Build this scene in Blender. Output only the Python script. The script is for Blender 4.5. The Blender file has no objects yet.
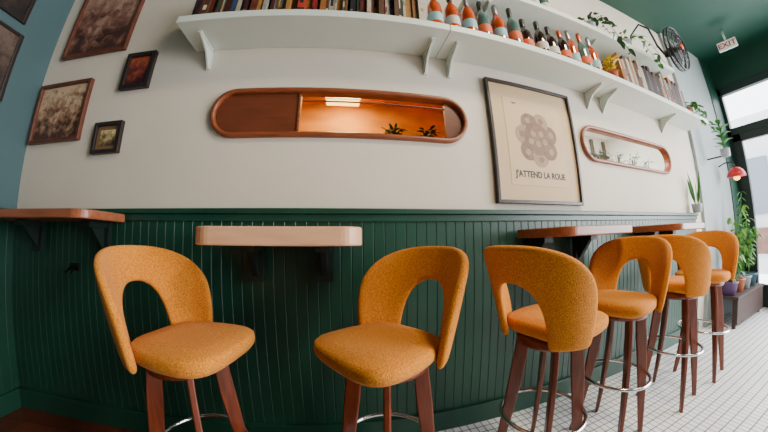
import bpy, bmesh, math, random
from mathutils import Vector, Matrix
random.seed(7)
C=bpy.context.scene.collection
pi=math.pi
# ---------------------------------------------------------------- materials
def lin(c):
    return tuple(((v/255)/12.92 if v/255<=.04045 else ((v/255+.055)/1.055)**2.4) for v in c)+(1,)
_m={}
def mat(name,rgb,rough=.5,metal=0,noise=0,nscale=20,bump=0,bscale=60,emit=0,spec=.5,stretch=None,sheen=0,trans=0,rgb2=None,coat=0):
    if name in _m: return _m[name]
    m=bpy.data.materials.new(name); m.use_nodes=True; n=m.node_tree.nodes; l=m.node_tree.links
    b=n['Principled BSDF']; b.inputs['Base Color'].default_value=lin(rgb); b.inputs['Roughness'].default_value=rough
    b.inputs['Metallic'].default_value=metal; b.inputs['Specular IOR Level'].default_value=spec
    if sheen: b.inputs['Sheen Weight'].default_value=sheen
    if coat: b.inputs['Coat Weight'].default_value=coat
    if trans: b.inputs['Transmission Weight'].default_value=trans
    if emit: b.inputs['Emission Color'].default_value=lin(rgb); b.inputs['Emission Strength'].default_value=emit
    tc=n.new('ShaderNodeTexCoord'); mp=n.new('ShaderNodeMapping'); l.new(tc.outputs['Object'],mp.inputs['Vector'])
    if stretch: mp.inputs['Scale'].default_value=stretch
    if noise:
        t=n.new('ShaderNodeTexNoise'); t.inputs['Scale'].default_value=nscale; t.inputs['Detail'].default_value=6
        l.new(mp.outputs['Vector'],t.inputs['Vector'])
        mx=n.new('ShaderNodeMix'); mx.data_type='RGBA'
        c=lin(rgb); d=lin(rgb2) if rgb2 else tuple(v*(1-noise) for v in c[:3])+(1,)
        mx.inputs['A'].default_value=c; mx.inputs['B'].default_value=d
        r=n.new('ShaderNodeMapRange'); r.inputs['From Min'].default_value=.35; r.inputs['From Max'].default_value=.65
        l.new(t.outputs['Fac'],r.inputs['Value']); l.new(r.outputs['Result'],mx.inputs['Factor'])
        l.new(mx.outputs['Result'],b.inputs['Base Color'])
    if bump:
        t=n.new('ShaderNodeTexNoise'); t.inputs['Scale'].default_value=bscale; t.inputs['Detail'].default_value=3
        l.new(mp.outputs['Vector'],t.inputs['Vector'])
        bp=n.new('ShaderNodeBump'); bp.inputs['Strength'].default_value=bump; bp.inputs['Distance'].default_value=.004
        l.new(t.outputs['Fac'],bp.inputs['Height']); l.new(bp.outputs['Normal'],b.inputs['Normal'])
    _m[name]=m; return m
WALL=mat('wall_paint',(214,204,188),.7,noise=.05,nscale=3,bump=.05,bscale=80)
WALLG=mat('pilaster_paint',(150,160,160),.6,noise=.06,nscale=3)
GREEN=mat('green_paint',(20,66,50),.42,noise=.2,nscale=4,bump=.05)
GREEND=mat('green_paint_dark',(8,62,46),.5,noise=.15,nscale=3)
TEAL=mat('blue_grey_paint',(68,94,98),.6,noise=.1,nscale=3)
WHITE=mat('shelf_white',(206,214,204),.45,noise=.04,nscale=5)
FAB=mat('mustard_fabric',(236,156,46),.9,noise=.3,nscale=240,bump=.9,bscale=320,sheen=.1,spec=.2,rgb2=(194,104,16))
WALN=mat('walnut',(126,56,32),.28,noise=.45,nscale=9,stretch=(8,8,1),bump=.08)
WALNF=mat('walnut_frame',(140,74,42),.35,noise=.4,nscale=9,stretch=(1,4,8))
PANEL=mat('wood_panel',(110,56,34),.35,noise=.25,nscale=6,stretch=(1,4,8))
OAK=mat('pale_wood',(226,172,132),.35,noise=.12,nscale=7,stretch=(1,6,6))
REDW=mat('red_wood',(160,92,60),.35,noise=.3,nscale=7,stretch=(1,6,6))
CHR=mat('chrome',(210,210,212),.15,metal=1)
BLACK=mat('black_metal',(14,14,15),.4,metal=.3)
PAGES=mat('paper_pages',(220,208,180),.8,noise=.2,nscale=90)
LEAF=mat('leaf_green',(60,128,42),.5,noise=.4,nscale=14)
LEAFD=mat('leaf_dark',(30,80,34),.5,noise=.4,nscale=14)
LEAFB=mat('leaf_bright',(112,170,60),.5,noise=.4,nscale=14)
LEAFY=mat('leaf_yellow',(214,186,40),.5,noise=.3,nscale=14)
TERRA=mat('terracotta',(170,84,52),.8,noise=.2)
CERAM=mat('grey_ceramic',(150,156,160),.5,noise=.1)
SOIL=mat('soil',(40,28,20),.95,noise=.4,nscale=60)

# ---------------------------------------------------------------- mesh helpers
def obj(name,bm,mats,parent=None,smooth=False,loc=(0,0,0),rot=None):
    me=bpy.data.meshes.new(name); bm.normal_update(); bm.to_mesh(me); bm.free()
    for m in (mats if isinstance(mats,(list,tuple)) else [mats]): me.materials.append(m)
    if smooth:
        for p in me.polygons: p.use_smooth=True
    o=bpy.data.objects.new(name,me); C.objects.link(o); o.location=loc
    if rot: o.rotation_euler=rot
    if parent: o.parent=parent
    return o
def empty(name,loc=(0,0,0),rz=0):
    e=bpy.data.objects.new(name,None); e.empty_display_size=.05; C.objects.link(e); e.location=loc; e.rotation_euler=(0,0,rz); return e
def tag(o,label,cat,group=None):
    o['label']=label; o['category']=cat
    if group: o['group']=group
    return o
def struct(o): o['kind']='structure'; return o
def addbox(bm,lo,hi,mi=0,M=None):
    vs=[]
    for x in (lo[0],hi[0]):
        for y in (lo[1],hi[1]):
            for z in (lo[2],hi[2]):
                v=Vector((x,y,z)); vs.append(bm.verts.new(M@v if M else v))
    for f in ((0,1,3,2),(4,6,7,5),(0,4,5,1),(2,3,7,6),(0,2,6,4),(1,5,7,3)):
        fc=bm.faces.new([vs[i] for i in f]); fc.material_index=mi
    return vs
def bev(o,w=.004,seg=2):
    m=o.modifiers.new('b','BEVEL'); m.width=w; m.segments=seg; m.limit_method='ANGLE'; m.angle_limit=.6; return o
def box(name,lo,hi,m,parent=None,b=.003,loc=(0,0,0),rot=None):
    bm=bmesh.new(); addbox(bm,lo,hi); bmesh.ops.recalc_face_normals(bm,faces=bm.faces)
    o=obj(name,bm,m,parent,loc=loc,rot=rot)
    if b: bev(o,b)
    return o
def addlathe(bm,prof,n=20,mi=0,M=None):
    rings=[]
    for r,z in prof:
        ring=[]
        for i in range(n):
            a=2*pi*i/n; v=Vector((r*math.cos(a),r*math.sin(a),z)); ring.append(bm.verts.new(M@v if M else v))
        rings.append(ring)
    for a,b in zip(rings,rings[1:]):
        for i in range(n):
            f=bm.faces.new((a[i],a[(i+1)%n],b[(i+1)%n],b[i])); f.material_index=mi
    for rr,rev in ((rings[0],True),(rings[-1],False)):
        f=bm.faces.new(rr[::-1] if rev else rr); f.material_index=mi
def lathe(name,prof,m,parent=None,n=20,loc=(0,0,0),rot=None):
    bm=bmesh.new(); addlathe(bm,prof,n); return obj(name,bm,m,parent,True,loc,rot)
def addtube(bm,pts,r,n=8,closed=False,mi=0):
    pts=[Vector(p) for p in pts]; rings=[]; N=len(pts); up=None
    for i,p in enumerate(pts):
        a=pts[(i-1)%N] if (closed or i>0) else p; b=pts[(i+1)%N] if (closed or i<N-1) else p
        t=(b-a).normalized()
        if up is None: up=Vector((0,0,1)) if abs(t.z)<.9 else Vector((1,0,0))
        s=t.cross(up).normalized(); up=s.cross(t).normalized()
        rr=r[i] if isinstance(r,(list,tuple)) else r
        rings.append([bm.verts.new(p+(s*math.cos(2*pi*k/n)+up*math.sin(2*pi*k/n))*rr) for k in range(n)])
    for i in range(N if closed else N-1):
        a,b=rings[i],rings[(i+1)%N]
        for k in range(n):
            f=bm.faces.new((a[k],b[k],b[(k+1)%n],a[(k+1)%n])); f.material_index=mi
    if not closed:
        bm.faces.new(rings[0]); bm.faces.new(rings[-1][::-1])
def tube(name,pts,r,m,parent=None,n=8,closed=False):
    bm=bmesh.new(); addtube(bm,pts,r,n,closed); bmesh.ops.recalc_face_normals(bm,faces=bm.faces); return obj(name,bm,m,parent,True)
def prism(name,outline,z0,z1,m,parent=None,b=.004,smooth=False,plane='XY',loc=(0,0,0)):
    bm=bmesh.new()
    P=lambda x,y,z: (x,y,z) if plane=='XY' else (x,z,y)
    a=[bm.verts.new(P(x,y,z0)) for x,y in outline]; c=[bm.verts.new(P(x,y,z1)) for x,y in outline]
    n=len(a)
    bm.faces.new(a[::-1]); bm.faces.new(c)
    for i in range(n): bm.faces.new((a[i],a[(i+1)%n],c[(i+1)%n],c[i]))
    bmesh.ops.recalc_face_normals(bm,faces=bm.faces)
    o=obj(name,bm,m,parent,loc=loc)
    if b: bev(o,b,3)
    return o
def stadium(cx,cz,L,r,n=14):
    out=[]
    for i in range(n+1):
        a=-pi/2+pi*i/n; out.append((cx+L+r*math.cos(a),cz+r*math.sin(a)))
    for i in range(n+1):
        a=pi/2+pi*i/n; out.append((cx-L+r*math.cos(a),cz+r*math.sin(a)))
    return out
def text(name,s,size,m,parent,loc,rot,ext=.0008,align='CENTER',off=0,sx=1):
    cu=bpy.data.curves.new(name,'FONT'); cu.body=s; cu.size=size; cu.extrude=ext; cu.align_x=align; cu.align_y='CENTER'; cu.offset=off
    t=bpy.data.objects.new(name,cu); C.objects.link(t)
    bpy.context.view_layer.update()
    me=bpy.data.meshes.new_from_object(t.evaluated_get(bpy.context.evaluated_depsgraph_get()))
    bpy.data.objects.remove(t); me.materials.clear(); me.materials.append(m)
    for v in me.vertices: v.co.x*=sx
    o=bpy.data.objects.new(name,me); C.objects.link(o); o.location=loc; o.rotation_euler=rot
    if parent: o.parent=parent
    return o

# ---------------------------------------------------------------- room
XL,XR,YB,YF,ZC=-2.0,4.9,1.2,-3.4,3.3
WT=.04
S1=(-.005,1.64,.53,.112); S2=(2.20,1.64,.525,.112)   # inner stadium of the two niches cx cz L r
bm=bmesh.new()
def loop(bm,pts,y):
    vs=[bm.verts.new((x,y,z)) for x,z in pts]
    return [bm.edges.new((vs[i],vs[(i+1)%len(vs)])) for i in range(len(vs))]
ed=loop(bm,[(XL,0),(XR,0),(XR,ZC),(XL,ZC)],YB)
ed+=loop(bm,stadium(*S1),YB); ed+=loop(bm,stadium(*S2),YB)
r=bmesh.ops.triangle_fill(bm,use_beauty=True,use_dissolve=False,edges=ed)
fs=[f for f in bm.faces]
r=bmesh.ops.extrude_face_region(bm,geom=fs)
for v in [g for g in r['geom'] if isinstance(g,bmesh.types.BMVert)]: v.co.y+=WT
bmesh.ops.recalc_face_normals(bm,faces=bm.faces)
struct(obj('wall_back',bm,WALL))
struct(box('wall_pilaster',(3.5,YB-.03,0),(4.55,YB-.001,ZC-.001),WALLG,b=0))
struct(box('wall_pilaster_green',(4.55,YB-.04,0),(XR,YB-.001,ZC-.001),GREEND,b=0))
struct(box('wall_left',(XL-.1,YF,0),(XL,YB,ZC),TEAL,b=0))
struct(box('wall_front',(XL,YF-.1,0),(XR,YF,ZC),mat('back_wall_paint',(70,62,56),.8,noise=.1,nscale=3),b=0))
struct(box('ceiling',(XL,YF,ZC),(XR,YB,ZC+.1),GREEND,b=0))
fm=bpy.data.materials.new('floor_mosaic'); fm.use_nodes=True; n=fm.node_tree.nodes; l=fm.node_tree.links; b=n['Principled BSDF']
tc=n.new('ShaderNodeTexCoord'); br=n.new('ShaderNodeTexBrick'); br.offset=0; br.inputs['Scale'].default_value=1
br.inputs['Brick Width'].default_value=.042; br.inputs['Row Height'].default_value=.042; br.inputs['Mortar Size'].default_value=.0026; br.inputs['Mortar Smooth'].default_value=.1
br.inputs['Color1'].default_value=lin((250,249,247)); br.inputs['Color2'].default_value=lin((242,242,242)); br.inputs['Mortar'].default_value=lin((96,92,94))
l.new(tc.outputs['Object'],br.inputs['Vector'])
br2=n.new('ShaderNodeTexBrick'); br2.inputs['Scale'].default_value=1; br2.inputs['Brick Width'].default_value=1.2; br2.inputs['Row Height'].default_value=.12; br2.inputs['Mortar Size'].default_value=.002
br2.inputs['Color1'].default_value=lin((110,52,34)); br2.inputs['Color2'].default_value=lin((84,38,26)); br2.inputs['Mortar'].default_value=lin((24,12,8)); l.new(tc.outputs['Object'],br2.inputs['Vector'])
sx=n.new('ShaderNodeSeparateXYZ'); l.new(tc.outputs['Object'],sx.inputs['Vector']); gt=n.new('ShaderNodeMath'); gt.operation='GREATER_THAN'; gt.inputs[1].default_value=.1; l.new(sx.outputs['X'],gt.inputs[0])
mx=n.new('ShaderNodeMix'); mx.data_type='RGBA'; l.new(gt.outputs[0],mx.inputs['Factor']); l.new(br2.outputs['Color'],mx.inputs['A']); l.new(br.outputs['Color'],mx.inputs['B']); l.new(mx.outputs['Result'],b.inputs['Base Color'])
b.inputs['Roughness'].default_value=.35
struct(box('floor',(XL,YF,-.1),(XR+4,YB,0),fm,b=0))
def beadboard(name,x0,x1):
    bm=bmesh.new(); prof=[]; x=x0; w=.05
    while x<x1-.001:
        prof+= [(x,.0055),(x+.003,.008),(x+w-.003,.008),(x+w,.0055)]; x+=w
    rows=[]
    for z in (0.0,1.115): rows.append([bm.verts.new((px,YB-.004-d,z)) for px,d in prof])
    for i in range(len(prof)-1): bm.faces.new((rows[0][i],rows[0][i+1],rows[1][i+1],rows[1][i]))
    return struct(obj(name,bm,GREEN))
beadboard('trim_1',XL,3.3)
def beadside():
    bm=bmesh.new(); prof=[]; y=YF
    while y<YB-.001: prof+= [(y,.0055),(y+.003,.008),(y+.047,.008),(y+.05,.0055)]; y+=.05
    rows=[[bm.verts.new((XL+.004+d,py,z)) for py,d in prof] for z in (0,1.115)]
    for i in range(len(prof)-1): bm.faces.new((rows[0][i],rows[0][i+1],rows[1][i+1],rows[1][i]))
    struct(obj('trim_2',bm,GREEN))
beadside()
bm=bmesh.new(); addbox(bm,(XL,YB-.035,1.14),(3.33,YB,1.165)); addbox(bm,(XL,YB-.022,1.105),(3.32,YB,1.14)); struct(bev(obj('trim_3',bm,GREEN),.004))
bm=bmesh.new(); addbox(bm,(XL,YF,1.14),(XL+.035,YB,1.165)); addbox(bm,(XL,YF,1.105),(XL+.022,YB,1.14)); struct(bev(obj('trim_4',bm,GREEN),.004))
struct(box('baseboard_back',(XL,YB-.03,0),(3.3,YB,.12),GREEN))
struct(box('baseboard_left',(XL,YF,0),(XL+.03,YB,.12),GREEN))
# facade
bm=bmesh.new()
for lo,hi in (((YF,0),(YB,0.02)),((YF,2.84),(YB,ZC)),):
    addbox(bm,(XR,lo[0],lo[1]),(XR+.1,hi[0],hi[1]))
struct(obj('wall_right',bm,GREEND))
bm=bmesh.new()
for y0,y1 in ((1.12,1.2),(.20,.30),(-.68,-.6),(-1.58,-1.5),(-2.48,-2.4),(-3.4,-3.32)): addbox(bm,(XR-.03,y0,0),(XR+.06,y1,2.89))
for z in (.02,2.20,2.78): addbox(bm,(XR-.03,YF,z),(XR+.06,YB,z+.1))
struct(bev(obj('window_1',bm,mat('frame_dark_green',(12,38,34),.4)),.004))
bm=bmesh.new(); 
addbox(bm,(XR-.05,1.02,0.02),(XR+.02,1.12,2.20)); addbox(bm,(XR-.05,.30,.02),(XR+.02,.39,2.20)); addbox(bm,(XR-.05,.30,.02),(XR+.02,1.12,.28)); addbox(bm,(XR-.05,.30,2.1),(XR+.02,1.12,2.20)); addbox(bm,(XR-.09,.36,.95),(XR-.05,.4,1.35))
struct(bev(obj('door_1',bm,mat('door_paint',(16,30,28),.4)),.004))
# outside
struct(box('wall_outside',(14,-14,-.1),(14.5,14,5),mat('pale_facade',(216,216,216),.8,noise=.2,nscale=1),b=0))
struct(box('floor_outside',(XR+4,-14,-.1),(14,14,0),mat('pavement',(200,200,198),.8,noise=.15,nscale=2),b=0))
struct(box('wall_outside.001',(13.6,-14,0),(13.95,14,.9),mat('brick_base',(130,96,84),.8,noise=.3,nscale=4),b=0))
bm=bmesh.new()
for y in range(-6,7,2): addbox(bm,(13.9,y+.3,1.4),(13.99,y+1.5,3.4))
struct(obj('window_2',bm,mat('street_window',(110,120,128),.2),None))

# niches
Y0=YB+WT+.001
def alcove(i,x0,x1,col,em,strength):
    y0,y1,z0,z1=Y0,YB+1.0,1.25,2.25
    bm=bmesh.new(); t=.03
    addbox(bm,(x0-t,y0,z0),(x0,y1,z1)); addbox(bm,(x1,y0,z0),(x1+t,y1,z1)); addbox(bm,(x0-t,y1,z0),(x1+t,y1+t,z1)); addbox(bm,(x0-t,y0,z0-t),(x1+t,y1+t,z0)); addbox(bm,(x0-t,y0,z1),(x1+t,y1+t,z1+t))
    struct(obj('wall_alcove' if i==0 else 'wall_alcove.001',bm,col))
    L=bpy.data.lights.new('alcove_light','AREA'); L.energy=strength; L.color=em; L.size=.25
    lo=bpy.data.objects.new('alcove_light',L); C.objects.link(lo); lo.location=((x0+x1)/2,y0+.6,z1-.03)
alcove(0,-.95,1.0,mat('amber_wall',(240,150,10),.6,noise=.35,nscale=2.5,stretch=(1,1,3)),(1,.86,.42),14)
alcove(1,1.2,3.4,mat('alcove_pale',(232,230,222),.6,noise=.12,nscale=3),(.98,.98,.95),58)
struct(box('trim_5',(-.9,Y0,1.46),(.98,Y0+.3,1.48),PANEL,b=.002))
struct(box('trim_6',(1.21,Y0,1.46),(3.39,Y0+.3,1.48),PANEL,b=.002))
bm=bmesh.new()
for x in (1.5,1.8,2.1,2.4,2.7,3.0,3.25): addbox(bm,(x,2.16,1.3),(x+.04,2.19,2.2))
addbox(bm,(1.25,2.16,1.98),(3.35,2.19,2.01))
struct(obj('trim_7',bm,mat('lattice_brown',(80,72,60),.5)))
def slotframe(S,label):
    cx,cz,L,r=S; e=empty('wall_niche_frame',(cx,YB,cz)); tag(e,label,'frame')
    bm=bmesh.new(); ring=[]
    prof=[(-.003,.0),(-.003,-.018),(.003,-.024),(.016,-.024),(.021,-.018),(.021,.0)]
    for off,y in prof: ring.append([bm.verts.new((x,y,z)) for x,z in stadium(0,0,L,r+off)])
    ring.append([bm.verts.new((x,WT-.004,z)) for x,z in stadium(0,0,L,r-.003)]); ring=[ring[-1]]+ring[:-1]
    n=len(ring[0])
    for a,b in zip(ring,ring[1:]):
        for i in range(n): bm.faces.new((a[i],a[(i+1)%n],b[(i+1)%n],b[i]))
    bmesh.ops.recalc_face_normals(bm,faces=bm.faces)
    obj('frame_rim',bm,WALNF,e,True); return e
e1=slotframe(S1,"long rounded walnut frame around an orange lit wall opening")
rr_=S1[3]-.006
prism('sliding_panel',[p for p in stadium(0,0,S1[2],rr_) if p[0]<-.22]+[(-.21,-rr_),(-.21,rr_)],.0,.02,PANEL,e1,0,plane='XZ')
box('opening_trim',(-.215,-.006,-rr_),(-.203,.034,rr_),WALNF,e1,.002)
prism('end_panel',[(.54,-rr_)]+[p for p in stadium(0,0,S1[2],rr_) if p[0]>.545]+[(.54,rr_)],.0,.02,PANEL,e1,0,plane='XZ')
box('opening_rail',(-.2,.01,.07),(.54,.02,.076),WALNF,e1,.001)
e2=slotframe(S2,"long rounded orange-brown wooden frame around a bright wall opening")
LB=mat('lamp_warm',(255,206,110),.5,emit=5)
e=empty('ceiling_lamp',(.0,1.9,2.12)); tag(e,"glowing flat panel lamp hanging inside the orange wall opening",'lamp')
box('lamp_panel',(-.13,-.03,-.04),(.13,.03,-.012),LB,e,.008); box('lamp_base',(-.14,-.04,-.012),(.14,.04,0),WHITE,e); tube('lamp_rod',[(0,0,0),(0,0,.129)],.008,BLACK,e)
tag(box('wooden_beam',(-.92,2.12,1.88),(.97,2.16,1.93),mat('beam_brown',(150,70,30),.5,noise=.3),b=.004),"thin brown beam crossing the orange alcove",'beam')

# ---------------------------------------------------------------- shelves
def shelf(x0,x1,z,y0,brs,label):
    e=empty('wall_shelf',((x0+x1)/2,YB,z)); tag(e,label,'shelf','white wall shelves')
    box('shelf_board',(x0-(x0+x1)/2+.001,y0-YB,0),(x1-(x0+x1)/2-.001,-.001,.042),WHITE,e,.003)
    for bx in brs:
        bm=bmesh.new(); x=bx-(x0+x1)/2; w=.011
        addbox(bm,(x-w,-.012,-.13),(x+w,-.001,0)); addbox(bm,(x-w,-.17,-.012),(x+w,-.001,-.0005))
        q=[(-.012,-.125),(-.012,-.012),(-.17,-.012),(-.13,-.022),(-.07,-.05),(-.035,-.09)]
        vs=[[bm.verts.new((x+s,y,zz)) for y,zz in q] for s in (-.006,.006)]
        bm.faces.new(vs[0]); bm.faces.new(vs[1][::-1])
        for i in range(6): bm.faces.new((vs[0][i],vs[0][(i+1)%6],vs[1][(i+1)%6],vs[1][i]))
        bmesh.ops.recalc_face_normals(bm,faces=bm.faces)
        bev(obj('bracket',bm,WHITE,e),.002)
ZS=2.04; YS=.965
shelf(-.84,.51,ZS,YS,(-.74,.44),"long white painted wall shelf holding a row of books")
shelf(.51,1.79,ZS,YS,(.58,1.70),"white painted wall shelf holding a row of bottles")
shelf(1.79,3.45,ZS,YS,(1.88,2.82),"white painted wall shelf holding books and a plant")
ZU=2.45
shelf(.7,2.9,ZU,YS,(.85,1.8,2.75),"higher white wall shelf with trailing plants")

# books
def rnd(a,b): return random.uniform(a,b)
def book(x,z,w,h,d,col,tilt=0,group='books on the long shelf',lab=None,yf=1.0):
    m=mat('cover_%d_%d_%d'%col,col,.55,noise=.3,nscale=60)
    k=random.randrange(5); band=mat('band_%d'%k,[(190,180,150),(30,30,34),(176,120,50),(120,40,34),(90,96,110)][k],.6)
    e=bmesh.new(); t=.0025
    addbox(e,(0,0,0),(t,d,h)); addbox(e,(w-t,0,0),(w,d,h))
    addbox(e,(t,0,0),(w-t,t,h)); addbox(e,(t,t,.004),(w-t,d-.004,h-.004),1)
    if random.random()<.5: addbox(e,(.001,-.0008,h*.06),(w-.001,.0005,h*.11),2)
    if random.random()<.5: zb=rnd(.2,.5); addbox(e,(w*.25,-.0008,h*zb),(w*.75,.0005,h*(zb+rnd(.1,.35))),2)
    o=obj('book',e,[m,PAGES,band],loc=(x,yf,z),rot=(0,tilt,0))
    tag(o,lab or "upright hardback book with a coloured spine",'book',group); return o
cols=[(130,32,28),(24,24,28),(176,162,138),(46,68,100),(146,92,42),(82,50,32),(150,144,134),(34,60,46),(160,112,54),(62,28,26),(80,82,86),(176,54,36),(184,178,168),(36,40,54)]
cn={0:'red',1:'black',2:'cream',3:'blue',4:'tan',5:'brown',6:'pale grey',7:'dark green',8:'ochre',9:'maroon',10:'grey',11:'bright red',12:'white',13:'navy'}
x=-.80
while x<.36:
    w=random.choice((.010,.013,.016,.02,.026,.034)); k=random.choice((0,1,2,3,4,5,5,8,9,9,1,1,11,13,10,6,7,5,9,8,12))
    book(x,ZS+.042,w,random.uniform(.2,.3),random.uniform(.14,.19),cols[k],lab="upright book with a %s spine on the white shelf"%cn[k],yf=random.uniform(.975,1.015)); x+=w+.001
x=1.96
while x<3.0:
    w=random.uniform(.02,.045); k=random.choice((2,6,10,10,5,5,9,1,4,5,1,13,6))
    book(x,ZS+.042,w,random.uniform(.22,.31),random.uniform(.14,.19),cols[k],group='books on the shelf end',lab="upright %s book on the white shelf"%cn[k]); x+=w+.0015
# bottles
def bottle(x,y,z,body,label,foil,band,lab,short=False):
    e=empty('bottle',(x,y,z),random.uniform(-.3,.3)); tag(e,lab,'bottle','bottles on the shelf')
    k=.98 if short else 1.12
    lathe('bottle_body',[(.034,0),(.041,.004),(.042,.02*k),(.042,.16*k),(.038,.185*k),(.021,.22*k),(.0145,.24*k),(.014,.295*k),(.016,.297*k),(.016,.303*k),(.013,.305*k)],body,e,20)
    lathe('bottle_label',[(.0424,.055*k),(.0428,.057*k),(.0428,.11*k),(.0424,.112*k)],label,e,20)
    lathe('bottle_foil',[(.0162,.236*k),(.0166,.24*k),(.0168,.3*k),(.014,.308*k)],foil,e,14)
BO=mat('bottle_amber',(206,80,26),.05,coat=1,noise=.6,nscale=14); BG=mat('bottle_pale_green',(84,116,112),.05,coat=1,noise=.4,nscale=12); BD=mat('bottle_dark',(44,22,16),.05,coat=1)
LW=mat('label_white',(196,192,184),.6,noise=.1,nscale=50); LO=mat('label_orange',(206,90,44),.6); LT=mat('label_teal',(134,174,184),.6)
FS=mat('foil_silver',(150,150,156),.3,metal=.8); FK=mat('foil_black',(18,18,20),.35); FO=mat('foil_copper',(176,84,50),.3,metal=.5)
seq=[(BO,LT,FK,LT),(BO,LW,FK,LT),(BO,LT,FS,LT),(BG,LO,FK,LW),(BO,LT,FS,LT),(BG,LO,FK,LO),(BD,LO,FK,LT),(BD,LW,FK,LO),(BD,LW,FK,LO),(BD,LO,FO,LW),(BO,LT,FS,LT),(BG,LO,FO,LT),(BO,LT,FS,LO)]
nm={id(BO):'amber',id(BG):'pale green',id(BD):'dark brown'}; ln={id(LW):'white',id(LO):'orange',id(LT):'pale blue'}
for i,(a,b_,c,s_) in enumerate(seq):
    bottle(.47+i*.102,1.05+random.uniform(-.01,.01),ZS+.042,a,b_,c,s_,"%s glass bottle with a %s label on the shelf"%(nm[id(a)],ln[id(b_)]),a is BD)
for i in range(4):
    bottle(1.05+i*.1,1.06,ZU+.042,BG if i%2 else BD,LW,FS,LT,"glass bottle with a white label on the higher shelf")

# plants
def leaf(bm,p,d,L,W,mi=0,up=Vector((0,0,1)),droop=.3):
    d=Vector(d).normalized(); s=d.cross(up); 
    if s.length<.01: s=Vector((1,0,0))
    s.normalize(); nrm=s.cross(d).normalized(); p=Vector(p); prev=None
    ts=(0,.2,.45,.7,.9,1.0); ws=(.12,.75,1,.75,.35,.02)
    for t,w in zip(ts,ws):
        c=p+d*L*t-up*droop*L*t*t
        row=[bm.verts.new(c-s*W*w*.5+nrm*W*.12*w),bm.verts.new(c),bm.verts.new(c+s*W*w*.5+nrm*W*.12*w)]
        if prev:
            for i in (0,1):
                f=bm.faces.new((prev[i],prev[i+1],row[i+1],row[i])); f.material_index=mi
        prev=row
def bushy(name,loc,pot,h,spread,nl,L,W,lm,label,potr=.06,poth=.1,group=None,ybias=0):
    e=empty(name,loc); tag(e,label,'plant',group)
    if pot: 
        lathe('pot',[(potr*.7,0),(potr*.78,.003),(potr,poth*.9),(potr*1.06,poth*.92),(potr*1.06,poth),(potr*.92,poth),(potr*.9,poth*.9)],pot,e)
        lathe('soil',[(potr*.88,poth*.88),(potr*.88,poth*.93)],SOIL,e)
    bm=bmesh.new(); z0=poth*.9 if pot else 0
    for i in range(nl):
        a=rnd(0,2*pi); hh=rnd(.2,1)*h; rr=spread*rnd(.1,.6)*hh/h
        p=(math.cos(a)*rr,math.sin(a)*rr+ybias*hh,z0+hh*.8)
        addtube(bm,[(math.cos(a)*potr*.3,math.sin(a)*potr*.3,z0),(p[0]*.6,p[1]*.6,z0+hh*.4),p],.0018,4)
        leaf(bm,p,(math.cos(a),math.sin(a),rnd(-.2,.9)),L*rnd(.7,1.2),W*rnd(.7,1.2),droop=rnd(.1,.6))
    obj('foliage',bm,lm,e,True); return e
def trailing(loc,strands,lm,label,pot=CERAM,name='trailing_plant'):
    e=bushy(name,loc,pot,.1,.1,10,.05,.035,lm,label)
    bm=bmesh.new()
    for st in strands:
        pts=[Vector(p) for p in st]; addtube(bm,pts,.002,4)
        for a,b in zip(pts,pts[1:]):
            for k in range(3):
                p=a.lerp(b,(k+.5)/3); an=rnd(0,2*pi)
                leaf(bm,p,(math.cos(an),math.sin(an)*.6-.3,rnd(-.5,.2)),rnd(.04,.065),rnd(.03,.045),droop=.5)
    obj('vine',bm,lm,e,True); return e
trailing((1.78,1.05,ZU+.042),[[(0,-.03,.1),(.02,-.12,.11),(.05,-.16,-.05),(.1,-.17,-.16),(.16,-.18,-.24)],[(0,-.03,.1),(-.06,-.12,.1),(-.06,-.15,-.04),(-.02,-.16,-.12)]],LEAFD,"trailing green plant in a grey pot spilling over the shelf")
trailing((2.25,1.05,ZU+.042),[[(0,-.03,.1),(.0,-.12,.11),(.06,-.16,-.08),(.12,-.17,-.2)],[(0,0,.1),(.1,-.1,.15),(.2,-.14,.05),(.3,-.15,-.1)]],LEAF,"trailing light green plant in a grey pot on the higher shelf")
trailing((3.2,1.07,ZS+.042),[[(0,-.03,.1),(.02,-.12,.11),(.05,-.16,-.05),(.08,-.17,-.2)],[(0,0,.1),(-.06,-.1,.12),(-.1,-.14,-.03),(-.12,-.15,-.14)],[(0,0,.1),(-.05,-.1,.14),(-.08,-.14,.05),(-.1,-.15,-.05)]],LEAF,"trailing leafy green plant at the end of the shelf",TERRA)
bushy('potted_plant',(1.86,1.03,ZS+.042),TERRA,.14,.1,22,.06,.04,LEAFY,"small yellow-leaved plant in a terracotta pot beside the bottles",.045,.08)
for x in (.29,.48):
    bushy('potted_plant',(x,1.36,1.48),CERAM,.14,.08,70,.045,.022,LEAFD,"small dark leafy plant in a grey pot inside the orange opening",.035,.06)
for x in (1.75,2.0,2.25,2.5,2.75):
    bushy('potted_plant',(x,1.38,1.48),CERAM,.2,.1,26,.05,.016,LEAFD,"leafy plant in a grey pot inside the bright opening",.035,.06)
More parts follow.
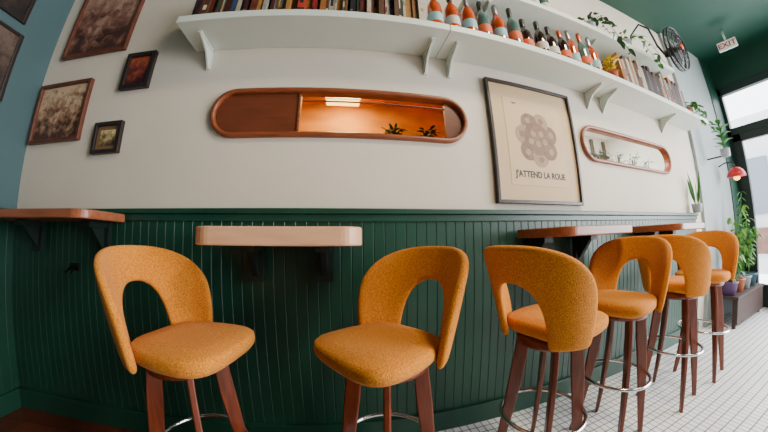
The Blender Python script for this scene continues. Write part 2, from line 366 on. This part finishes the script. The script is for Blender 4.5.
# wall fan
e=empty('wall_fan',(2.52,.78,2.44)); tag(e,"black round wire-caged fan on a bent arm above the shelf",'fan')
d=Vector((.04,-.99,-.06)).normalized(); R3=d.to_track_quat('Z','Y').to_matrix().to_4x4()
bm=bmesh.new(); SC=.98
for r_,zz in ((.19,0),(.19,.03),(.14,.045),(.08,.05),(.12,-.02)):
    addtube(bm,[R3@Vector((SC*r_*math.cos(2*pi*i/32),SC*r_*math.sin(2*pi*i/32),SC*zz)) for i in range(32)],.008 if r_>.18 else .003,6,True)
for i in range(20):
    a=2*pi*i/20; c,s=math.cos(a),math.sin(a)
    addtube(bm,[R3@Vector((SC*r_*c,SC*r_*s,SC*zz)) for r_,zz in ((.03,.052),(.08,.05),(.14,.045),(.19,.03),(.19,0),(.12,-.02),(.04,-.025))],.002,4)
obj('fan_cage',bm,BLACK,e,True)
bm=bmesh.new(); addlathe(bm,[(.0,.0),(.03,0),(.03,.025),(.02,.04),(0.001,.041)],16,0,R3)
for i in range(4):
    a=2*pi*i/4; M=R3@Matrix.Rotation(a,4,'Z'); vs=[bm.verts.new(M@Vector(p)) for p in ((.025,-.02,.005),(.13,-.05,.0),(.14,.03,.02),(.025,.02,.02))]; bm.faces.new(vs)
obj('fan_blades',bm,mat('fan_blade',(40,40,42),.4),e)
lathe('fan_knob',[(.001,.0),(.022,0),(.022,.012),(.001,.014)],mat('orange_plastic',(220,90,40),.4),e,16,loc=tuple(d*.05),rot=R3.to_euler())
lathe('fan_motor',[(.001,-.09),(.03,-.085),(.036,-.04),(.036,0)],BLACK,e,16,rot=R3.to_euler())
tube('fan_arm',[tuple(-d*.085),(0,.12,.12),(-.03,.13,.30),(-.12,.16,.33),(-.16,.24,.25),(-.17,.30,.055)],.009,BLACK,e)

# ---------------------------------------------------------------- pictures
def picture(x0,x1,z0,z1,fm_,art,label,fw=.025,tilt=0,mount=None):
    w,h=x1-x0,z1-z0
    e=empty('picture_frame',((x0+x1)/2,YB,(z0+z1)/2)); tag(e,label,'picture'); e.rotation_euler=(0,tilt,0)
    bm=bmesh.new()
    a,b=w/2,h/2
    for lo,hi in (((-a,-b),(-a+fw,b)),((a-fw,-b),(a,b)),((-a+fw,-b),(a-fw,-b+fw)),((-a+fw,b-fw),(a-fw,b))):
        addbox(bm,(lo[0],-.028,lo[1]),(hi[0],-.002,hi[1]))
    bev(obj('frame',bm,fm_,e),.003)
    if mount:
        box('mount',(-a+fw,-.012,-b+fw),(a-fw,-.006,b-fw),mount,e,0)
        q=.13*min(w,h); box('print',(-a+fw+q,-.0135,-b+fw+q),(a-fw-q,-.012,b-fw-q),art,e,0)
    else: box('print',(-a+fw,-.012,-b+fw),(a-fw,-.006,b-fw),art,e,0)
    return e
def art(name,c1,c2,scale=6,c3=None):
    # faded old print : cloudy sky over a horizon with small dabs of detail
    m=bpy.data.materials.new(name); m.use_nodes=True; n=m.node_tree.nodes; l=m.node_tree.links; b=n['Principled BSDF']
    tc=n.new('ShaderNodeTexCoord'); sp=n.new('ShaderNodeSeparateXYZ'); l.new(tc.outputs['Generated'],sp.inputs['Vector'])
    nz=n.new('ShaderNodeTexNoise'); nz.inputs['Scale'].default_value=scale*1.6; nz.inputs['Detail'].default_value=8; nz.inputs['Roughness'].default_value=.65; l.new(tc.outputs['Object'],nz.inputs['Vector'])
    v=n.new('ShaderNodeTexVoronoi'); v.inputs['Scale'].default_value=scale*4; l.new(tc.outputs['Object'],v.inputs['Vector'])
    sc=n.new('ShaderNodeSeparateColor'); l.new(v.outputs['Color'],sc.inputs['Color'])
    ma=n.new('ShaderNodeMath'); ma.operation='MULTIPLY_ADD'; l.new(nz.outputs['Fac'],ma.inputs[0]); ma.inputs[1].default_value=2.6; l.new(sp.outputs['Z'],ma.inputs[2])
    mb=n.new('ShaderNodeMath'); mb.operation='MULTIPLY_ADD'; l.new(sc.outputs['Red'],mb.inputs[0]); mb.inputs[1].default_value=.45; l.new(ma.outputs[0],mb.inputs[2])
    mr=n.new('ShaderNodeMapRange'); mr.inputs['From Min'].default_value=1.35; mr.inputs['From Max'].default_value=2.75; l.new(mb.outputs[0],mr.inputs['Value'])
    r=n.new('ShaderNodeValToRGB'); r.color_ramp.elements[0].position=.15; r.color_ramp.elements[1].position=.8
    r.color_ramp.elements[0].color=lin(c1); r.color_ramp.elements[1].color=lin(c2)
    k=r.color_ramp.elements.new(.45); k.color=lin(c3 or c1)
    l.new(mr.outputs[0],r.inputs['Fac']); l.new(r.outputs['Color'],b.inputs['Base Color']); b.inputs['Roughness'].default_value=.45; return m
FB=mat('frame_brown',(100,54,36),.4,noise=.3); FDK=mat('frame_dark',(36,26,24),.4); FGR=mat('frame_near_black',(50,42,38),.4,noise=.3,nscale=30)
picture(-1.86,-1.34,2.12,2.72,FB,art('art_a',(64,38,32),(176,140,118),5,(124,84,68)),"large brown framed print in muted reddish tones",.022)
picture(-1.96,-1.52,1.555,1.94,FB,art('art_b',(70,44,36),(204,176,144),9,(146,108,82)),"brown wooden framed print with a crowded muted scene",.022)
picture(-1.29,-1.09,1.83,2.07,FDK,art('art_c',(50,20,16),(160,76,48),10,(96,36,28)),"small dark framed picture in deep red",.026)
picture(-1.40,-1.20,1.46,1.64,FDK,art('art_d',(44,40,30),(210,194,136),12,(126,104,64)),"small black framed picture of a yellowish scene",.022,mount=mat('mount_tan',(120,90,60),.7))
PX0,PX1,PZ0,PZ1=.80,1.47,1.20,1.95
e=picture(PX0,PX1,PZ0,PZ1,FGR,mat('poster_paper',(208,178,138),.6,noise=.06,nscale=8),"large dark framed poster with a round mauve figure and lettering",.02,mount=mat('poster_margin',(200,170,130),.6))
MV=mat('poster_ink',(138,106,82),.6,noise=.3,nscale=30); MV2=mat('poster_ink_light',(170,140,108),.6,noise=.2,nscale=30); INK=mat('poster_black',(44,38,38),.6)
bm=bmesh.new()
def disc(bm,cx,cz,r,y,mi):
    vs=[bm.verts.new((cx+r*math.cos(2*pi*i/28),y,cz+r*math.sin(2*pi*i/28))) for i in range(28)]; f=bm.faces.new(vs); f.material_index=mi
zc=.02
for i in range(7):
    a=2*pi*i/7+.3; disc(bm,.105*math.cos(a),zc+.115*math.sin(a),.062,-.0140-.0001*i,i%2)
disc(bm,0,zc,.105,-.0150,0)
for i in range(7):
    a=2*pi*i/7+.3; disc(bm,.12*math.cos(a),zc+.13*math.sin(a),.02,-.0152,1 if i%2==0 else 0)
for dx,dz in ((-.03,.03),(.03,.035),(0,-.03),(-.055,-.02),(.055,-.015)): disc(bm,dx,zc+dz,.02,-.0153,1)
obj('printed_figure',bm,[MV,MV2,INK],e)
text('lettering',"J'ATTEND LA ROUE",.052,INK,e,(0.0,-.0142,-.205),(pi/2,0,0),.0004,off=.0014,sx=.86)
text('small_lettering',"PARIS",.014,INK,e,(-.15,-.0142,.235),(pi/2,0,0),.0003)
def sidepic(y0,y1,z0,z1,m,label):
    e=empty('picture_frame',(XL,(y0+y1)/2,(z0+z1)/2)); tag(e,label,'picture'); a,b=(y1-y0)/2,(z1-z0)/2; fw=.02
    bm=bmesh.new()
    for lo,hi in (((-a,-b),(-a+fw,b)),((a-fw,-b),(a,b)),((-a+fw,-b),(a-fw,-b+fw)),((-a+fw,b-fw),(a-fw,b))): addbox(bm,(.002,lo[0],lo[1]),(.022,hi[0],hi[1]))
    bev(obj('frame',bm,FDK,e),.003); box('print',(.006,-a+fw,-b+fw),(.012,a-fw,b-fw),m,e,0)
sidepic(.5,.98,2.25,2.8,art('art_e',(24,20,20),(80,66,54),8,(50,38,32)),"dark framed picture hanging near the corner")
sidepic(.55,1.0,1.75,2.18,art('art_f',(36,30,30),(96,80,70),9,(66,50,42)),"dark brown framed photograph hanging near the corner")
sidepic(.55,1.0,1.3,1.66,art('art_g',(30,30,38),(90,74,62),9,(50,42,50)),"small dark framed picture hanging near the corner")

# ---------------------------------------------------------------- wall tables
def rr(x0,x1,y0,y1,r,back=True,n=8):
    out=[(x0,y1),(x0,y0+r)]
    for i in range(1,n+1): a=pi+pi/2*i/n; out.append((x0+r+r*math.cos(a),y0+r+r*math.sin(a)))
    for i in range(0,n+1): a=3*pi/2+pi/2*i/n; out.append((x1-r+r*math.cos(a),y0+r+r*math.sin(a)))
    out.append((x1,y1)); return out
def wtable(x0,x1,y0,z0,z1,m,label,xb):
    cx=(x0+x1)/2; e=empty('wall_table',(cx,YB,0)); tag(e,label,'table')
    prism('table_top',rr(x0-cx,x1-cx,y0-YB,-.036,.07),z0,z1,m,e,.006)
    for bx in xb:
        bm=bmesh.new(); x=bx-cx
        addbox(bm,(x-.038,-.062,z0-.16),(x+.038,-.036,z0-.001)); addbox(bm,(x-.03,-.17,z0-.028),(x+.03,-.036,z0-.001))
        v=[[bm.verts.new((x+s,y,z)) for y,z in ((-.06,z0-.14),(-.06,z0-.02),(-.15,z0-.02))] for s in (-.012,.012)]
        bm.faces.new(v[0]); bm.faces.new(v[1][::-1])
        for i in range(3): bm.faces.new((v[0][i],v[0][(i+1)%3],v[1][(i+1)%3],v[1][i]))
        bmesh.ops.recalc_face_normals(bm,faces=bm.faces)
        obj('table_bracket',bm,mat('bracket_green_black',(10,30,24),.5),e)
wtable(-.49,.07,.80,1.004,1.064,OAK,"pale wood wall-mounted bar table with rounded corners",(-.37,-.07))
wtable(-1.96,-1.08,.90,1.095,1.135,REDW,"reddish wooden wall-mounted bar ledge in the corner",(-1.2,-1.7))
wtable(.90,1.46,.82,1.014,1.058,REDW,"reddish brown wall-mounted bar table with rounded corners",(1.0,1.36))
wtable(2.0,2.5,.82,1.014,1.058,REDW,"reddish brown wall-mounted bar table near the plants",(2.1,2.4))
e=empty('coat_hook',(-1.45,YB-.0115,.86)); tag(e,"small dark metal double coat hook on the green panelling",'hook')
box('hook_plate',(-.035,-.006,-.02),(.035,0,.02),BLACK,e)
for s in (-.02,.02): tube('hook',[(s,-.004,.0),(s,-.03,-.012),(s,-.045,-.03),(s,-.055,-.01)],.004,BLACK,e)

# ---------------------------------------------------------------- bar stools
K=.92; DZ=.022
def make_stool():
    parts=[]
    bm=bmesh.new(); N=44; rings=[]
    prof=[(.5,.636),(.80,.640),(.93,.650),(.99,.664),(1.0,.678),(.99,.693),(.94,.701),(.6,.706),(.3,.707)]
    for s,z in prof:
        ring=[]
        for i in range(N):
            a=2*pi*i/N; c,sn=math.cos(a),math.sin(a); ex=2/3.8
            x=.180*math.copysign(abs(c)**ex,c); y=.184*math.copysign(abs(sn)**ex,sn)
            if x<0: y*=1-.12*(-x/.180)
            ring.append(bm.verts.new(((x*s+.038)*K,y*s*K,z+DZ)))
        rings.append(ring)
    for a,b in zip(rings,rings[1:]):
        for i in range(N): bm.faces.new((a[i],a[(i+1)%N],b[(i+1)%N],b[i]))
    bm.faces.new(rings[0][::-1]); bm.faces.new(rings[-1])
    seat=obj('seat',bm,FAB,None,True); parts.append(seat)
    bm=bmesh.new(); NS,NW=36,6; z0=.645+DZ-.014; zi,zo=.222,.344; fi,fo=math.radians(31),math.radians(92)
    rows=[]
    for i in range(NS+1):
        s=i/NS; a=pi*s; ca,sa=math.cos(a),max(0,math.sin(a))
        pin=(-fi*math.copysign(abs(ca)**.85,ca),zi*sa**.7); pou=(-fo*math.copysign(abs(ca)**.80,ca),zo*sa**.70)
        row=[]
        for j in range(NW+1):
            w=j/NW; ph=pin[0]*(1-w)+pou[0]*w; z=pin[1]*(1-w)+pou[1]*w; t=z/zo
            ph*= (1.0-.12*w)+(-.04+.15*w)*min(1,t*1.5)
            R=.181+.053*t; x=-.0-.05*t-R*math.cos(ph); y=R*1.03*math.sin(ph)
            row.append(bm.verts.new((x*K,y*K,z0+z)))
        rows.append(row)
    for a,b in zip(rows,rows[1:]):
        for j in range(NW): bm.faces.new((a[j],a[j+1],b[j+1],b[j]))
    bmesh.ops.recalc_face_normals(bm,faces=bm.faces)
    back=obj('backrest',bm,FAB,None,True)
    m=back.modifiers.new('s','SOLIDIFY'); m.thickness=.027; m.offset=0
    m=back.modifiers.new('u','SUBSURF'); m.levels=2; m.render_levels=2
    parts.append(back)
    base=lathe('seat_base',[(.05,.606+DZ),(.122,.608+DZ),(.127,.616+DZ),(.127,.640+DZ)],WALN,None,24); parts.append(base)
    for k in range(4):
        a=pi/4+k*pi/2; bm=bmesh.new()
        secs=[(.100,.626+DZ,.024,.010),(.116,.5,.026,.010),(.136,.33,.022,.0095),(.156,.16,.017,.0085),(.178,0,.012,.007)]
        rg=[]
        for r_,z,wr,wt in secs:
            c,s=math.cos(a),math.sin(a)
            rg.append([bm.verts.new(((r_+dr)*c-dt*s,(r_+dr)*s+dt*c,z)) for dr,dt in ((-wr,-wt),(wr,-wt),(wr,wt),(-wr,wt))])
        for p,q in zip(rg,rg[1:]):
            for i in range(4): bm.faces.new((p[i],p[(i+1)%4],q[(i+1)%4],q[i]))
        bm.faces.new(rg[0]); bm.faces.new(rg[-1][::-1]); bmesh.ops.recalc_face_normals(bm,faces=bm.faces)
        parts.append(bev(obj('leg',bm,WALN),.004))
    ring=tube('footrest_ring',[(.164*math.cos(2*pi*i/48),.164*math.sin(2*pi*i/48),.33) for i in range(48)],.0085,CHR,None,8,True); ring['label']="chrome foot ring"; parts.append(ring)
    return parts
P=make_stool()
stools=[(-.50,.78,-12,"facing the pale table"),(.135,.78,214,"turned outward at the pale table"),(.745,.755,12,"with its back turned"),(1.26,.80,190,"facing the reddish table"),(1.86,.80,8,"at the last table"),(2.38,.82,188,"beside the plants")]
for i,(x,y,a,l_) in enumerate(stools):
    e=empty('bar_stool',(x,y,0),math.radians(a)); tag(e,"mustard fabric walnut-legged bar stool "+l_,'stool','mustard upholstered bar stools')
    for p in P:
        q=p if i==0 else p.copy()
        if i: C.objects.link(q)
        q.parent=e

# ---------------------------------------------------------------- far end : low plant bench with mixed pots
e=empty('plant_bench',(4.1,1.03,0)); tag(e,"low dark wooden bench holding plant pots by the door",'bench')
box('bench_top',(-.52,-.12,.30),(.52,.12,.33),mat('bench_wood',(70,48,44),.6,noise=.4,nscale=6),e)
box('bench_apron',(-.50,-.11,.05),(.50,-.09,.30),mat('bench_wood',(70,48,44)),e)
for a in (-.48,.44):
    for b_ in (-.088,.08): box('leg',(a,b_,0),(a+.04,b_+.03,.30),mat('bench_wood',(70,48,44)),e)
pots=[(3.67,(96,70,110),.40,'purple',LEAF),(3.93,(176,96,60),.80,'terracotta',LEAFB),(4.18,(150,156,160),.95,'grey',LEAF),(4.43,(60,96,110),.9,'blue',LEAFB)]
for x,pc,h,cname,m in pots:
    e=empty('leafy_plant',(x,1.02,.33)); tag(e,"tall arching green plant in a %s pot on the low bench"%cname,'plant','plants on the low bench')
    pm=mat('pot_'+cname,pc,.5,noise=.1)
    lathe('pot',[(.055,0),(.06,.003),(.08,.12),(.086,.122),(.086,.14),(.074,.14),(.072,.125)],pm,e); lathe('soil',[(.071,.12),(.071,.126)],SOIL,e)
    bm=bmesh.new()
    for i in range(11):
        a=rnd(0,2*pi); hh=h*rnd(.35,1.0); r0=rnd(.03,.065); pts=[]; dr=rnd(.2,.6)
        for k in range(9):
            t=k/8; pts.append(Vector((math.cos(a)*r0*t*t*1.1,math.sin(a)*r0*t*t*1.2-.05*t*t,.12+hh*(t-dr*t**3)*1.3)))
        addtube(bm,pts,.0028,4)
        for k in range(2,9):
            for s in (-1,1):
                an=a+s*rnd(.6,1.6); leaf(bm,pts[k],(math.cos(an)*.6,math.sin(an)*.8,rnd(-.5,.5)),rnd(.05,.085),rnd(.02,.035),droop=rnd(.2,1.0))
    obj('foliage',bm,m,e,True)
e=empty('snake_plant',(3.2,1.13,1.165)); tag(e,"upright narrow-leaved plant in a small grey pot on the ledge",'plant')
lathe('pot',[(.03,0),(.04,.003),(.05,.08),(.05,.085),(.042,.085)],CERAM,e)
bm=bmesh.new()
for i in range(7): a=i*.9; leaf(bm,(.012*math.cos(a),.012*math.sin(a),.08),(.18*math.cos(a),.18*math.sin(a),1),rnd(.2,.34),.03,up=Vector((math.cos(a+1.5),math.sin(a+1.5),0)),droop=.0)
obj('foliage',bm,LEAF,e,True)
e=empty('hanging_plant',(3.85,.98,1.85)); tag(e,"leafy sprig in a small wall-hung grey pot",'plant')
lathe('pot',[(.03,-.1),(.045,-.095),(.05,-.01),(.042,-.01)],CERAM,e); box('pot_hanger',(-.01,.04,-.09),(.01,.19,-.075),BLACK,e)
bm=bmesh.new()
for i in range(18): a=i*1.3; leaf(bm,(.0,.0,.016*i-.01),(math.cos(a),math.sin(a),.7),.13,.055)
addtube(bm,[(0,0,-.02),(0,0,.28)],.004,5); obj('foliage',bm,LEAF,e,True)
e=empty('red_lamp',(4.2,1.0,1.60)); tag(e,"red dome wall lamp on a thin arm",'lamp')
RD=mat('red_enamel',(196,30,36),.3)
bm=bmesh.new(); addlathe(bm,[(.10,-.03),(.095,0),(.075,.04),(.045,.07),(.015,.08)],24); obj('lamp_shade',bm,RD,e,True)
lathe('bulb',[(.001,-.075),(.03,-.06),(.035,-.04),(.02,-.02)],mat('bulb_glow',(255,190,110),.5,emit=4),e)
tube('lamp_arm',[(0,0,.08),(0,.02,.14),(0,.1,.15),(0,.17,.12)],.007,BLACK,e)
e=empty('exit_sign',(4.2,.74,3.10)); tag(e,"small white EXIT sign with red letters hanging from the ceiling",'sign')
e.rotation_euler=(0,0,math.radians(-78))
box('sign_panel',(-.095,-.012,-.06),(.095,.012,.06),mat('sign_white',(226,230,226),.5,emit=.15),e,.006)
text('lettering','EXIT',.09,mat('exit_red',(176,20,24),.5),e,(0,-.0135,0),(pi/2,0,0),.001,off=.0015)
tube('sign_mount',[(0,0,.06),(0,0,.20)],.01,WHITE,e)

# ---------------------------------------------------------------- light
w=bpy.data.worlds.new('world'); bpy.context.scene.world=w; w.use_nodes=True
w.node_tree.nodes['Background'].inputs['Color'].default_value=(.9,.95,1,1); w.node_tree.nodes['Background'].inputs['Strength'].default_value=7
def area(loc,rot,sx,sy,en,col):
    L=bpy.data.lights.new('area','AREA'); L.shape='RECTANGLE'; L.size=sx; L.size_y=sy; L.energy=en; L.color=col
    o=bpy.data.objects.new('area_light',L); C.objects.link(o); o.location=loc; o.rotation_euler=rot
area((1.4,-.3,3.24),(math.radians(10),0,0),.6,.4,62,(1,.86,.62))
area((3.0,-.8,3.24),(math.radians(10),0,0),1.2,.8,38,(1,.94,.86))
area((XR+.2,-1.6,1.8),(0,math.radians(90),0),2.4,3.2,520,(.95,.97,1))

# ---------------------------------------------------------------- camera (wide fisheye lens)
cd=bpy.data.cameras.new('camera'); cam=bpy.data.objects.new('camera',cd); C.objects.link(cam)
cd.type='PANO'; cd.panorama_type='FISHEYE_LENS_POLYNOMIAL'
cd.sensor_fit='HORIZONTAL'; cd.sensor_width=36; cd.sensor_height=20.25
F=263.6*36/768
cd.fisheye_fov=math.radians(179)
cd.fisheye_polynomial_k0=0; cd.fisheye_polynomial_k1=-1/F; cd.fisheye_polynomial_k2=0; cd.fisheye_polynomial_k3=.0745/F**3; cd.fisheye_polynomial_k4=0
cam.location=(0,0,1.02)
yaw,pit,roll=.1652,.0929,-.0132
R=Matrix.Rotation(-yaw,4,'Z')@Matrix.Rotation(pi/2+pit,4,'X')@Matrix.Rotation(roll,4,'Z')
cam.rotation_euler=R.to_euler()
bpy.context.scene.camera=cam
